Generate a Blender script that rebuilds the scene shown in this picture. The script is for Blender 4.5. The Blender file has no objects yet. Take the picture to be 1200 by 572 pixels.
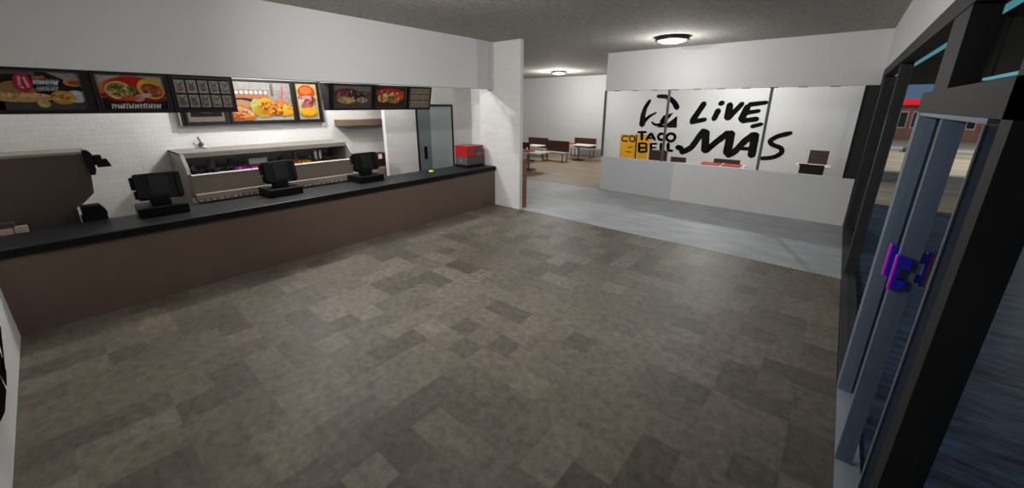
import bpy, bmesh, math, random
from mathutils import Vector, Matrix
random.seed(7)
S = bpy.context.scene
C = S.collection
PI = math.pi

# ------------------------------------------------------------------ materials
def srgb(h):
    h = h.lstrip('#'); v = [int(h[i:i+2], 16)/255 for i in (0, 2, 4)]
    return tuple((c/12.92 if c <= .04045 else ((c+.055)/1.055)**2.4) for c in v) + (1,)

def mat(name, col, rough=.6, metal=0., spec=.5, bump=0., bscale=60., noise=0., nscale=8., emit=0., stretch=None):
    m = bpy.data.materials.new(name); m.use_nodes = True
    nt = m.node_tree; b = nt.nodes['Principled BSDF']
    c = srgb(col) if isinstance(col, str) else col
    b.inputs['Base Color'].default_value = c
    b.inputs['Roughness'].default_value = rough
    b.inputs['Metallic'].default_value = metal
    b.inputs['Specular IOR Level'].default_value = spec
    tc = nt.nodes.new('ShaderNodeTexCoord')
    src = tc.outputs['Object']
    if stretch:
        mp = nt.nodes.new('ShaderNodeMapping'); mp.inputs['Scale'].default_value = stretch
        nt.links.new(src, mp.inputs[0]); src = mp.outputs[0]
    if noise:
        n = nt.nodes.new('ShaderNodeTexNoise'); n.inputs['Scale'].default_value = nscale; n.inputs['Detail'].default_value = 6
        nt.links.new(src, n.inputs['Vector'])
        r = nt.nodes.new('ShaderNodeMapRange'); r.inputs['From Min'].default_value = .3; r.inputs['From Max'].default_value = .7
        r.inputs['To Min'].default_value = 1-noise; r.inputs['To Max'].default_value = 1+noise
        nt.links.new(n.outputs['Fac'], r.inputs['Value'])
        mx = nt.nodes.new('ShaderNodeVectorMath'); mx.operation = 'SCALE'; mx.inputs[0].default_value = c[:3]
        nt.links.new(r.outputs[0], mx.inputs['Scale']); nt.links.new(mx.outputs[0], b.inputs['Base Color'])
    if bump:
        n2 = nt.nodes.new('ShaderNodeTexNoise'); n2.inputs['Scale'].default_value = bscale; n2.inputs['Detail'].default_value = 5
        nt.links.new(src, n2.inputs['Vector'])
        bp = nt.nodes.new('ShaderNodeBump'); bp.inputs['Strength'].default_value = bump; bp.inputs['Distance'].default_value = .02
        nt.links.new(n2.outputs['Fac'], bp.inputs['Height']); nt.links.new(bp.outputs[0], b.inputs['Normal'])
    if emit:
        b.inputs['Emission Color'].default_value = c; b.inputs['Emission Strength'].default_value = emit
    return m

def brick_mat(name, col, axis):
    """white painted brick; axis = horizontal world axis the courses run along"""
    m = mat(name, col, rough=.55)
    nt = m.node_tree; b = nt.nodes['Principled BSDF']
    tc = nt.nodes.new('ShaderNodeTexCoord'); sp = nt.nodes.new('ShaderNodeSeparateXYZ'); cb = nt.nodes.new('ShaderNodeCombineXYZ')
    nt.links.new(tc.outputs['Object'], sp.inputs[0])
    nt.links.new(sp.outputs[axis], cb.inputs[0]); nt.links.new(sp.outputs['Z'], cb.inputs[1])
    br = nt.nodes.new('ShaderNodeTexBrick')
    br.inputs['Scale'].default_value = 1; br.inputs['Brick Width'].default_value = .2; br.inputs['Row Height'].default_value = .066
    br.inputs['Mortar Size'].default_value = .006; br.inputs['Mortar Smooth'].default_value = .6
    c = srgb(col)
    br.inputs['Color1'].default_value = c
    br.inputs['Color2'].default_value = tuple(x*.93 for x in c[:3]) + (1,)
    br.inputs['Mortar'].default_value = tuple(x*.9 for x in c[:3]) + (1,)
    nt.links.new(cb.outputs[0], br.inputs['Vector'])
    nt.links.new(br.outputs['Color'], b.inputs['Base Color'])
    n = nt.nodes.new('ShaderNodeTexNoise'); n.inputs['Scale'].default_value = 25
    nt.links.new(tc.outputs['Object'], n.inputs['Vector'])
    mm = nt.nodes.new('ShaderNodeMath'); mm.operation = 'MULTIPLY_ADD'; mm.inputs[1].default_value = -1.0
    nt.links.new(br.outputs['Fac'], mm.inputs[0]); nt.links.new(n.outputs['Fac'], mm.inputs[2])
    bp = nt.nodes.new('ShaderNodeBump'); bp.inputs['Strength'].default_value = .3; bp.inputs['Distance'].default_value = .006
    nt.links.new(mm.outputs[0], bp.inputs['Height']); nt.links.new(bp.outputs[0], b.inputs['Normal'])
    return m

def glass_mat(name, tint=(.97, .985, .985, 1), refl=.012):
    m = bpy.data.materials.new(name); m.use_nodes = True; nt = m.node_tree; nt.nodes.clear()
    o = nt.nodes.new('ShaderNodeOutputMaterial'); mx = nt.nodes.new('ShaderNodeMixShader')
    t = nt.nodes.new('ShaderNodeBsdfTransparent'); g = nt.nodes.new('ShaderNodeBsdfGlossy')
    t.inputs[0].default_value = tint; g.inputs['Roughness'].default_value = .02; mx.inputs[0].default_value = refl
    nt.links.new(t.outputs[0], mx.inputs[1]); nt.links.new(g.outputs[0], mx.inputs[2])
    nt.links.new(mx.outputs[0], o.inputs[0]); return m

M = {}
M['white'] = mat('white_paint', '#d2d2d2', .7, bump=.03, bscale=90)
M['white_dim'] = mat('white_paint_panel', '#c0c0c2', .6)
M['ceiling'] = mat('textured_ceiling', '#a39f99', .9, bump=.6, bscale=28, noise=.22, nscale=16)
M['brickY'] = brick_mat('white_brick_long', '#d6d5d3', 'Y')
M['brickX'] = brick_mat('white_brick_cross', '#d6d5d3', 'X')
M['brown'] = mat('brown_laminate', '#66544a', .5, noise=.04, nscale=3)
M['brown_dark'] = mat('dark_brown_steel', '#453832', .5, noise=.06, nscale=2)
M['slate'] = mat('black_slate_top', '#1b1e23', .5, spec=.35, noise=.25, nscale=6, bump=.05, bscale=30)
M['black'] = mat('black_plastic', '#060607', .5, spec=.2)
M['black_soft'] = mat('black_rubber', '#0a0a0b', .6, spec=.2)
M['screen'] = mat('grey_screen', '#161618', .45, spec=.25)
M['charcoal'] = mat('charcoal_frame', '#302f2f', .6, spec=.15, noise=.08, nscale=5)
M['frame_black'] = mat('black_frame', '#0d0b0b', .6, spec=.3)
M['frame_trim'] = mat('menu_trim_grey', '#3e3a38', .4)
M['alu'] = mat('blue_grey_aluminium', '#606c7d', .4, metal=.1, noise=.08, nscale=9, stretch=(1, 1, .2))
M['steel'] = mat('brushed_steel', '#85796d', .36, metal=.5, noise=.06, nscale=14, stretch=(1, .15, 1))
M['steel_light'] = mat('light_steel_ledge', '#837e79', .5)
M['steel_side'] = mat('steel_side_panel', '#8e867d', .4, metal=.35, noise=.05, nscale=4)
M['fridge'] = mat('grey_steel_door', '#9aa4a5', .4)
M['fridge_d'] = mat('dark_grey_door_stile', '#6d7779', .4)
M['wood'] = mat('brown_wood', '#7a4f2c', .5, noise=.2, nscale=6, stretch=(6, 6, .6))
M['shelf'] = mat('shelf_wood', '#6f5c4b', .6, noise=.2, nscale=6, stretch=(4, .6, 4))
M['bench'] = mat('dark_walnut_back', '#4a2a1e', .45, noise=.15, nscale=7)
M['bench_seat'] = mat('grey_bench_seat', '#9a958e', .5)
M['table'] = mat('white_table_top', '#e6e2dc', .35)
M['chrome'] = mat('grey_metal_leg', '#7d7f82', .3, metal=.6)
M['red'] = mat('red_plastic', '#c9241a', .4)
M['redbox'] = mat('red_enamel', '#a30d11', .35)
M['orange'] = mat('orange_print', '#b4461c', .5)
M['dgrey'] = mat('dark_grey_plastic', '#4b4b4d', .5)
M['yellow'] = mat('yellow_paint', '#e2a514', .5)
M['lemon'] = mat('lemon_yellow', '#f2f01c', .4)
M['ink'] = mat('black_ink', '#030303', .8, spec=.05)
M['magenta'] = mat('magenta_enamel', '#b81fd8', .35)
M['blue'] = mat('blue_enamel', '#2320b8', .35)
M['crimson'] = mat('crimson_enamel', '#9c1450', .35)
M['beige_card'] = mat('beige_card', '#a89684', .7)
M['concrete'] = mat('grey_concrete', '#a9acb0', .6, noise=.16, nscale=2.2, stretch=(1.0, 2.2, 1), bump=.05)
M['teal'] = mat('teal_tube', '#4f8f98', .5, emit=.75)
M['lamp'] = mat('frosted_diffuser', '#f4fbff', .5, emit=1.6)
M['lamp_ring'] = mat('black_lamp_ring', '#151515', .4)
M['glass'] = glass_mat('clear_glass')
M['canopy'] = mat('black_canopy', '#070a0a', .9, spec=.05)
M['pv_dark'] = mat('canopy_shade_paving', '#31435c', .5, spec=.3, noise=.9, nscale=2.4, stretch=(1.2, 4, 1), bump=.3, bscale=6)  # shade under the canopy painted in as a dark blue ground colour
M['pv_sand'] = mat('sandy_paving', '#a79a86', .8, noise=.3, nscale=1.1, stretch=(.35, 1.6, 1))
M['kerb'] = mat('pale_kerb', '#a9a7a3', .8)
M['sill'] = mat('pale_grey_sill', '#98a2ac', .4)
M['darksill'] = mat('dark_grey_sill', '#333335', .6)
M['shopbrick'] = mat('brown_shop_brick', '#7d5548', .8, noise=.2, nscale=3)
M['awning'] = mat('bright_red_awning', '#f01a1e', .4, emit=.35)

# picture colours
def pc(h, **k): 
    key = 'print_' + h.lstrip('#')
    if key not in M: M[key] = mat(key, tuple(x*.7 for x in srgb(h)[:3])+(1,), .5, spec=.15, noise=.22, nscale=28, **k)
    return M[key]

# ------------------------------------------------------------------ mesh builder
class MB:
    def __init__(s): s.bm = bmesh.new(); s.mats = []
    def mi(s, m):
        if m is None:
            if None not in s.mats: s.mats.append(None)
            return s.mats.index(None)
        if m not in s.mats: s.mats.append(m)
        return s.mats.index(m)
    def box(s, x0, x1, y0, y1, z0, z1, m=None, bev=0.):
        r = bmesh.ops.create_cube(s.bm, size=1)
        for v in r['verts']:
            v.co = Vector(((x0+x1)/2+v.co.x*(x1-x0), (y0+y1)/2+v.co.y*(y1-y0), (z0+z1)/2+v.co.z*(z1-z0)))
        fs = set(f for v in r['verts'] for f in v.link_faces)
        k = s.mi(m)
        for f in fs: f.material_index = k
        if bev:
            es = list(set(e for v in r['verts'] for e in v.link_edges))
            q = bmesh.ops.bevel(s.bm, geom=es, offset=bev, segments=2, affect='EDGES', profile=.5)
            for f in q['faces']: f.material_index = k
        return s
    def prism(s, pts, axis, a, b, m=None):
        """pts: 2-D outline in the two other axes (in xyz order), extruded along axis from a to b"""
        def mk(p, t):
            if axis == 'x': return Vector((t, p[0], p[1]))
            if axis == 'y': return Vector((p[0], t, p[1]))
            return Vector((p[0], p[1], t))
        A = [s.bm.verts.new(mk(p, a)) for p in pts]; B = [s.bm.verts.new(mk(p, b)) for p in pts]
        k = s.mi(m); n = len(pts); fs = [s.bm.faces.new(A), s.bm.faces.new(B[::-1])]
        for i in range(n): fs.append(s.bm.faces.new((A[i], B[i], B[(i+1) % n], A[(i+1) % n])))
        for f in fs: f.material_index = k
        bmesh.ops.recalc_face_normals(s.bm, faces=fs)
        return s
    def cyl(s, c, r, h, m=None, axis='z', seg=24, r2=None):
        mt = Matrix.Translation(Vector(c))
        if axis == 'x': mt = mt @ Matrix.Rotation(PI/2, 4, 'Y')
        if axis == 'y': mt = mt @ Matrix.Rotation(PI/2, 4, 'X')
        q = bmesh.ops.create_cone(s.bm, cap_ends=True, segments=seg, radius1=r, radius2=r if r2 is None else r2, depth=h, matrix=mt)
        k = s.mi(m)
        for f in set(f for v in q['verts'] for f in v.link_faces): f.material_index = k
        return s
    def lathe(s, c, prof, m=None, seg=32):
        k = s.mi(m); rings = []
        for r, z in prof:
            if r < 1e-6: rings.append([s.bm.verts.new((c[0], c[1], c[2]+z))])
            else: rings.append([s.bm.verts.new((c[0]+r*math.cos(2*PI*i/seg), c[1]+r*math.sin(2*PI*i/seg), c[2]+z)) for i in range(seg)])
        fs = []
        for a, b in zip(rings, rings[1:]):
            for i in range(seg):
                j = (i+1) % seg
                if len(a) == 1 and len(b) == 1: continue
                if len(a) == 1: fs.append(s.bm.faces.new((a[0], b[j], b[i])))
                elif len(b) == 1: fs.append(s.bm.faces.new((a[i], a[j], b[0])))
                else: fs.append(s.bm.faces.new((a[i], a[j], b[j], b[i])))
        for f in fs: f.material_index = k; f.smooth = True
        bmesh.ops.recalc_face_normals(s.bm, faces=fs)
        return s
    def tube(s, pts, r, m=None, seg=10):
        k = s.mi(m); pts = [Vector(p) for p in pts]; rings = []
        for i, p in enumerate(pts):
            d = (pts[min(i+1, len(pts)-1)] - pts[max(i-1, 0)]).normalized()
            u = d.orthogonal().normalized() if i == 0 else (rings_u - d*rings_u.dot(d)).normalized()
            rings_u = u; w = d.cross(u)
            rings.append([s.bm.verts.new(p + u*r*math.cos(2*PI*j/seg) + w*r*math.sin(2*PI*j/seg)) for j in range(seg)])
        fs = [s.bm.faces.new(rings[0][::-1]), s.bm.faces.new(rings[-1])]
        for a, b in zip(rings, rings[1:]):
            for j in range(seg): fs.append(s.bm.faces.new((a[j], a[(j+1) % seg], b[(j+1) % seg], b[j])))
        for f in fs: f.material_index = k
        return s
    def xform(s, mtx):
        bmesh.ops.transform(s.bm, matrix=mtx, verts=s.bm.verts[:]); return s
    def build(s, name, m=None, parent=None):
        me = bpy.data.meshes.new(name); s.bm.to_mesh(me); s.bm.free()
        if not s.mats: s.mats = [m]
        for q in s.mats: me.materials.append(q if q else m)
        o = bpy.data.objects.new(name, me); C.objects.link(o)
        if parent: o.parent = parent
        return o

def tag(o, label=None, cat=None, group=None, kind=None):
    if label: o['label'] = label
    if cat: o['category'] = cat
    if group: o['group'] = group
    if kind: o['kind'] = kind
    return o
def empty(name, loc, label, cat, group=None, rz=0):
    o = bpy.data.objects.new(name, None); C.objects.link(o); o.location = loc; o.rotation_euler = (0, 0, rz)
    o.empty_display_size = .1
    return tag(o, label, cat, group)
def struct(name, mb, m=None, parent=None):
    o = mb.build(name, m, parent)
    if parent is None: o['kind'] = 'structure'
    return o
def copy_tree(o, parent=None):
    c = o.copy(); C.objects.link(c)
    if parent: c.parent = parent
    for ch in list(o.children): copy_tree(ch, c)
    return c

# painted flat picture: a single mesh of coloured shapes on a plane
class Pic:
    def __init__(s, org, U, V, w, h):
        s.o = Vector(org); s.U = Vector(U).normalized(); s.V = Vector(V).normalized(); s.N = s.U.cross(s.V); s.w = w; s.h = h
        s.mb = MB(); s.d = 0.0; s.step = .0006
    def P(s, u, v): return s.o + s.U*u*s.w + s.V*v*s.h + s.N*s.d
    def poly(s, pts, col):
        s.d += s.step
        vs = [s.mb.bm.verts.new(s.P(max(0, min(1, u)), max(0, min(1, v)))) for u, v in pts]
        f = s.mb.bm.faces.new(vs); f.material_index = s.mb.mi(pc(col) if isinstance(col, str) else col); f.normal_update()
        if f.normal.dot(s.N) < 0: f.normal_flip()
        return s
    def rect(s, u0, v0, u1, v1, col): return s.poly([(u0, v0), (u1, v0), (u1, v1), (u0, v1)], col)
    def ell(s, u, v, ru, rv, col, rot=0, a0=0, a1=2*PI, n=22):
        asp = s.w/s.h; pts = []
        for i in range(n):
            t = a0+(a1-a0)*i/(n-1 if a1-a0 < 6.28 else n); x = ru*math.cos(t)*asp; y = rv*math.sin(t)
            pts.append((u+(x*math.cos(rot)-y*math.sin(rot))/asp, v+x*math.sin(rot)+y*math.cos(rot)))
        return s.poly(pts, col)
    def line(s, pts, wd, col):
        s.d += s.step; k = s.mb.mi(pc(col) if isinstance(col, str) else col); asp = s.w/s.h
        for (a, b) in zip(pts, pts[1:]):
            d = Vector(((b[0]-a[0])*asp, b[1]-a[1]))
            if d.length < 1e-6: continue
            d.normalize(); n = Vector((-d.y, d.x))*wd/2; e = d*wd*.3
            q = [(a[0]+(n.x-e.x)/asp, a[1]+n.y-e.y), (a[0]+(-n.x-e.x)/asp, a[1]-n.y-e.y), (b[0]+(-n.x+e.x)/asp, b[1]-n.y+e.y), (b[0]+(n.x+e.x)/asp, b[1]+n.y+e.y)]
            f = s.mb.bm.faces.new([s.mb.bm.verts.new(s.P(*p)) for p in q]); f.material_index = k; f.normal_update()
            if f.normal.dot(s.N) < 0: f.normal_flip()
        return s
    def scribble(s, u0, u1, v, h, n, col, rnd):
        """a row of short blurred letter strokes too small to read"""
        for i in range(n):
            u = u0+(u1-u0)*i/n; w = (u1-u0)/n
            s.line([(u+w*.1, v-h/2), (u+w*rnd.uniform(.1, .5), v+h/2), (u+w*.8, v+rnd.uniform(-.5, .5)*h)], h*.25, col)
        return s
    def speck(s, u0, u1, v0, v1, n, cols, rnd, r=.03):
        for i in range(n):
            s.ell(rnd.uniform(u0, u1), rnd.uniform(v0, v1), rnd.uniform(.4, 1.3)*r, rnd.uniform(.4, 1.3)*r, rnd.choice(cols), rnd.uniform(0, 3), n=8); s.d -= s.step*.9
        return s
    def build(s, name, parent): return s.mb.build(name, None, parent)

# ------------------------------------------------------------------ camera
cam = bpy.data.cameras.new('camera'); co = bpy.data.objects.new('camera', cam); C.objects.link(co); S.camera = co
CAMH = 2.05; F = 448.99; PITCH = .2946; YAW = .6970; ROLL = .0030
cam.sensor_fit = 'HORIZONTAL'; cam.sensor_width = 36; cam.lens = F/1200*36
cam.shift_x = 0; cam.shift_y = -(286-259.3)/1200
cam.clip_start = .02; cam.clip_end = 400
cp, sp_ = math.cos(PITCH), math.sin(PITCH); fwd = Vector((0, cp, -sp_)); up = Vector((0, sp_, cp)); rt = Vector((1, 0, 0))
c_, s_ = math.cos(ROLL), math.sin(ROLL); r2 = rt*c_+up*s_; u2 = up*c_-rt*s_
Rz = Matrix.Rotation(YAW, 3, 'Z')
r2, u2, fw = Rz @ r2, Rz @ u2, Rz @ fwd
mw = Matrix((r2, u2, -fw)).transposed().to_4x4(); mw.translation = Vector((0, 0, CAMH)); co.matrix_world = mw

# ------------------------------------------------------------------ setting: ceiling, walls
CH = 3.2
struct('ceiling', MB().box(-12.0, .52, -.7, 14.9, CH, CH+.12), M['ceiling'])
struct('wall_left', MB().box(-5.44, .52, -.7, -.55, 0, CH), M['white'])
# black lettering edge on the left wall
p = MB()
p.prism([(-4.7, .40), (-4.16, .229), (-4.10, .31), (-4.336, .30), (-4.5, .44)], 'y', -.5499, -.546)
p.prism([(-4.30, .345), (-4.22, .23), (-4.05, .20), (-4.0, .40), (-4.2, .46)], 'y', -.5499, -.546)
p.prism([(-4.0, .38), (-3.98, .20), (-3.70, .192), (-3.52, .235), (-3.6, .42)], 'y', -.5499, -.546)
tag(p.build('wall_lettering', M['ink']), 'black painted lettering low on the white wall at the left edge', 'mural')

# main tiled floor, random ashlar tiles with per tile tone
def tile_floor():
    x0, x1, y0, y1, u = -5.42, .34, -.55, 5.93, .24
    nx = int(math.ceil((x1-x0)/u)); ny = int(math.ceil((y1-y0)/u)); used = [[False]*ny for _ in range(nx)]
    bm = bmesh.new(); col = bm.loops.layers.float_color.new('tone'); rnd = random.Random(21)
    sizes = [(1, 1)]*10+[(2, 1)]*5+[(1, 2)]*5+[(2, 2)]
    for i in range(nx):
        for j in range(ny):
            if used[i][j]: continue
            rnd.shuffle(sizes)
            for (a, b) in sizes+[(1, 1)]:
                if i+a <= nx and j+b <= ny and not any(used[i+p_][j+q_] for p_ in range(a) for q_ in range(b)): break
            for p_ in range(a):
                for q_ in range(b): used[i+p_][j+q_] = True
            g = .001
            X0, X1 = x0+i*u+g, min(x0+(i+a)*u, x1)-g; Y0, Y1 = y0+j*u+g, min(y0+(j+b)*u, y1)-g
            f = bm.faces.new([bm.verts.new((X, Y, 0)) for X, Y in ((X0, Y0), (X1, Y0), (X1, Y1), (X0, Y1))])
            t = rnd.choice([.72, .84, .92, 1., 1., 1.06, 1.13, 1.25]) * rnd.uniform(.95, 1.05); w = rnd.uniform(-.014, .03)
            for l in f.loops: l[col] = (t*(1+w), t, t*(1-w), 1)
    me = bpy.data.meshes.new('floor'); bm.to_mesh(me); bm.free()
    m = bpy.data.materials.new('stone_tile'); m.use_nodes = True; nt = m.node_tree; b = nt.nodes['Principled BSDF']
    b.inputs['Roughness'].default_value = .5; b.inputs['Specular IOR Level'].default_value = .3
    tc = nt.nodes.new('ShaderNodeTexCoord'); n = nt.nodes.new('ShaderNodeTexNoise'); n.inputs['Scale'].default_value = 14; n.inputs['Detail'].default_value = 10; n.inputs['Roughness'].default_value = .72
    nt.links.new(tc.outputs['Object'], n.inputs['Vector'])
    r = nt.nodes.new('ShaderNodeValToRGB'); r.color_ramp.elements[0].position = .32; r.color_ramp.elements[1].position = .70
    r.color_ramp.elements[0].color = srgb('#56514a'); r.color_ramp.elements[1].color = srgb('#827a6e')
    nt.links.new(n.outputs['Fac'], r.inputs[0])
    at = nt.nodes.new('ShaderNodeAttribute'); at.attribute_name = 'tone'
    mx = nt.nodes.new('ShaderNodeVectorMath'); mx.operation = 'MULTIPLY'
    nt.links.new(r.outputs[0], mx.inputs[0]); nt.links.new(at.outputs['Color'], mx.inputs[1]); nt.links.new(mx.outputs[0], b.inputs['Base Color'])
    bp = nt.nodes.new('ShaderNodeBump'); bp.inputs['Strength'].default_value = .25; bp.inputs['Distance'].default_value = .004
    nt.links.new(n.outputs['Fac'], bp.inputs['Height']); nt.links.new(bp.outputs[0], b.inputs['Normal'])
    me.materials.append(m); o = bpy.data.objects.new('floor', me); C.objects.link(o); o['kind'] = 'structure'
tile_floor()
M['grout'] = mat('grout', '#6f675b', .8)
struct('floor_slab', MB().box(-7.7, .34, -.55, 5.93, -.12, -.0015), M['grout'])
# kitchen floor behind the counter
struct('floor_kitchen', MB().box(-7.7, -5.42, -.55, 6.45, -.0012, .0005), mat('kitchen_floor', '#5b5650', .6))
# pale concrete walkway with a thin dark dotted edge
struct('floor_walkway', MB().box(-12, .34, 5.93, 8.74, -.12, .001), M['concrete'])
M['plank'] = mat('tan_plank_floor', '#8d7c66', .55, noise=.22, nscale=1.6, stretch=(.5, 2.5, 1))
struct('floor_dining', MB().box(-12, .34, 8.74, 14.7, -.12, .0), M['plank'])
mb = MB()
for i in range(88): mb.box(-4.76+i*.058, -4.76+i*.058+.03, 5.924, 5.936, .0012, .0035)
struct('trim_1', mb, M['darksill'])
mb = MB()
for i in range(46): mb.box(-6.85+i*.052, -6.85+i*.052+.024, 8.73, 8.745, .0012, .006)
struct('trim_2', mb, mat('pale_edge_strip', '#bdb5a8', .6))

# far wall of the dining room and side wall
struct('wall_back', MB().box(-12, .52, 14.7, 14.85, 0, CH), M['white'])
struct('wall_dining_left', MB().box(-12.1, -12, 6.0, 14.85, 0, CH), M['white'])

# soffit above the counter, the brick pillar at its end
struct('wall_soffit', MB().box(-5.60, -5.42, -.55, 5.78, 2.345, CH), M['white'])
struct('wall_soffit_end', MB().box(-5.60, -5.432, 5.78, 5.92, 2.345, CH), M['brickY'])
struct('wall_pillar', MB().box(-5.835, -4.763, 5.92, 6.01, 0, CH), M['brickX'])
struct('wall_kitchen_back', MB().box(-7.72, -7.6, -.7, 6.5, 0, CH), M['brickY'])
struct('wall_kitchen_end', MB().box(-7.6, -5.35, 6.42, 6.52, 0, CH), M['brickX'])
struct('wall_kitchen_left', MB().box(-7.6, -5.44, -.7, -.58, 0, CH), M['brickX'])
mb = MB().box(-6.7, -6.6, 4.16, 4.86, 0, CH).box(-6.7, -6.6, 5.84, 6.42, 0, CH).box(-6.7, -6.6, 4.86, 5.84, 2.06, CH)
struct('wall_kitchen_partition', mb, M['brickY'])

# steel kitchen door in the partition
d = MB(); d.box(-6.66, -6.585, 4.862, 4.895, 0, 2.058).box(-6.66, -6.585, 5.805, 5.838, 0, 2.058).box(-6.66, -6.585, 4.895, 5.805, 2.02, 2.058)
door = struct('door_2', d, M['frame_black'])
MB().box(-6.64, -6.60, 4.895, 5.22, .0, 2.02).build('stile', M['fridge_d'], door)
MB().box(-6.64, -6.602, 5.22, 5.805, .0, 2.02).build('leaf', M['fridge'], door)
h = MB().box(-6.60, -6.575, 5.02, 5.085, .96, 1.22, bev=.008).build('door_handle', M['black'], door)

# hall: low wall with glass above, header
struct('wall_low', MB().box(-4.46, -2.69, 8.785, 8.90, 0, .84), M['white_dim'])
struct('wall_low_end', MB().box(-2.69, .335, 8.775, 8.90, 0, .845), M['white'])
struct('wall_header', MB().box(-4.46, .34, 8.77, 8.92, 2.375, CH), M['white'])
g = empty('window_1', (0, 0, 0), None, None); g['kind'] = 'structure'
for x in (-4.47, -2.985, -1.125): MB().box(x-.022, x+.022, 8.80, 8.85, .84, 2.375).build('mullion', M['dgrey'], g)
MB().box(.19, .34, 8.79, 8.88, .0, 2.60).build('end_post', M['charcoal'], g)
MB().box(.165, .19, 8.775, 8.80, .84, 2.375).build('edge_strip', M['frame_black'], g)
for x0, x1 in ((-4.448, -3.007), (-2.963, -1.147), (-1.103, .165)):
    MB().box(x0, x1, 8.822, 8.830, .845, 2.37).build('glass_pane', M['glass'], g)
mb = MB()
for i in range(10): mb.box(-4.25+i*.44, -4.25+i*.44+.14, 8.772, 8.80, 2.363, 2.375)
mb.build('clips', M['frame_black'], g)
mb = MB().box(-4.84, -4.765, 6.012, 6.16, 0, 1.02, bev=.004)
tag(mb.build('wooden_post', M['wood']), 'short brown wooden post behind the white brick pillar', 'post')

# ------------------------------------------------------------------ window wall on the right (plane x = .34)
struct('wall_right', MB().box(.34, .50, -.7, 14.85, 2.60, CH), M['white'])
fr = MB()
fr.box(.34, .46, -.7, 14.7, 2.49, 2.60)
fr.build
wf = empty('window_2', (0, 0, 0), None, None); wf['kind'] = 'structure'
fr.build('top_rail', M['charcoal'], wf)
MB().box(.36, .46, 6.08, 6.22, 0, 2.49, bev=.004).build('post', M['charcoal'], wf)
MB().box(.36, .50, 8.55, 8.95, 0, 2.49).build('post', M['charcoal'], wf)
MB().box(.36, .46, 11.4, 11.52, 0, 2.49).build('post', M['charcoal'], wf)
MB().box(.36, .46, 14.55, 14.7, 0, 2.49).build('post', M['charcoal'], wf)
MB().box(.36, .46, 3.44, 8.55, 2.13, 2.19).build('transom_bar', M['charcoal'], wf) if False else None
MB().box(.345, .47, 3.53, 14.6, .0, .045).build('bottom_rail', M['darksill'], wf)
for y0, y1 in ((3.53, 6.08), (6.22, 8.55), (8.95, 11.4), (11.52, 14.55)):
    MB().box(.40, .406, y0, y1, .045, 2.49).build('glass_pane', M['glass'], wf)

dr = empty('door_1', (0, 0, 0), None, None); dr['kind'] = 'structure'
# header, jambs
MB().box(.34, .46, 1.64, 3.53, 2.015, 2.13).build('header', M['charcoal'], dr)
MB().box(.342, .44, 3.44, 3.53, 0, 2.015).build('jamb', M['alu'], dr)
MB().box(.34, .438, 1.64, 1.745, 0, 2.49).build('jamb', M['charcoal'], dr)
MB().box(.345, .425, 1.91, 3.44, 1.996, 2.014).build('top_track', M['alu'], dr)
MB().box(.345, .44, 2.79, 3.21, 2.13, 2.49).build('transom_mullion', M['frame_black'], dr)
MB().box(.342, .46, 2.66, 3.44, -.02, .006).build('threshold', M['sill'], dr)
MB().box(.342, .46, 1.70, 2.65, -.02, .006).build('threshold', M['sill'], dr)
# two leaves, each stiles + rails + glass; handles near the meeting stiles
def leaf(y0, y1, hy):
    l = MB()
    l.box(.345, .42, y0, y0+.012, .01, 1.994).box(.345, .42, y1-.012, y1, .01, 1.994)
    o = l.build('door_leaf', M['alu'], dr)
    MB().box(.378, .386, y0+.012, y1-.012, .03, 1.97).build('glass_pane', M['glass'], o)
    return o
leaf(2.662, 3.435, 2.74); leaf(1.912, 2.655, 2.57)
def pull(x, y, z0, z1, sgn, front, side):
    # bar pull: curved grip with two standoffs
    mb = MB(); xs = x; 
    mb.box(min(xs, xs+sgn*.012), max(xs, xs+sgn*.012), y-.016, y+.016, z0, z1, front, bev=.004)
    o = mb.build('door_handle', None, dr)
    b = MB(); xi = x+sgn*.012
    xe = xi+sgn*.05; b.box(min(xi, xe), max(xi, xe), y-.013, y+.013, z0+.012, z0+.06, side, bev=.003).box(min(xi, xe), max(xi, xe), y-.013, y+.013, z1-.065, z1-.008, side, bev=.003)
    b.box(min(xi, xi+sgn*.014), max(xi, xi+sgn*.014), y-.015, y+.015, z0, z1, side)
    b.build('handle_mount', None, o)
pull(.316, 2.78, 1.165, 1.345, 1, M['magenta'], M['blue'])
pull(.330, 2.62, 1.15, 1.335, 1, M['magenta'], M['blue'])
pull(.478, 2.74, 1.16, 1.345, -1, M['crimson'], M['blue'])
for y in (1.906, 2.652, 3.428): MB().box(.340, .3445, y, y+.007, .01, 1.994).build('edge_trim', M['sill'], dr)
nw = empty('window_3', (0, 0, 0), None, None); nw['kind'] = 'structure'
MB().box(.40, .406, -.6, 1.62, .045, 2.49).build('glass_pane', M['glass'], nw)
MB().box(.345, .47, -.7, 1.64, 0, .045).build('bottom_rail', M['darksill'], nw)
MB().box(.36, .46, -.7, -.58, 0, 2.49).build('post', M['charcoal'], nw)
for y0, y1 in ((1.745, 2.79), (3.21, 3.53)): MB().box(.398, .404, y0, y1, 2.13, 2.49).build('transom_glass', M['glass'], dr)

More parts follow.
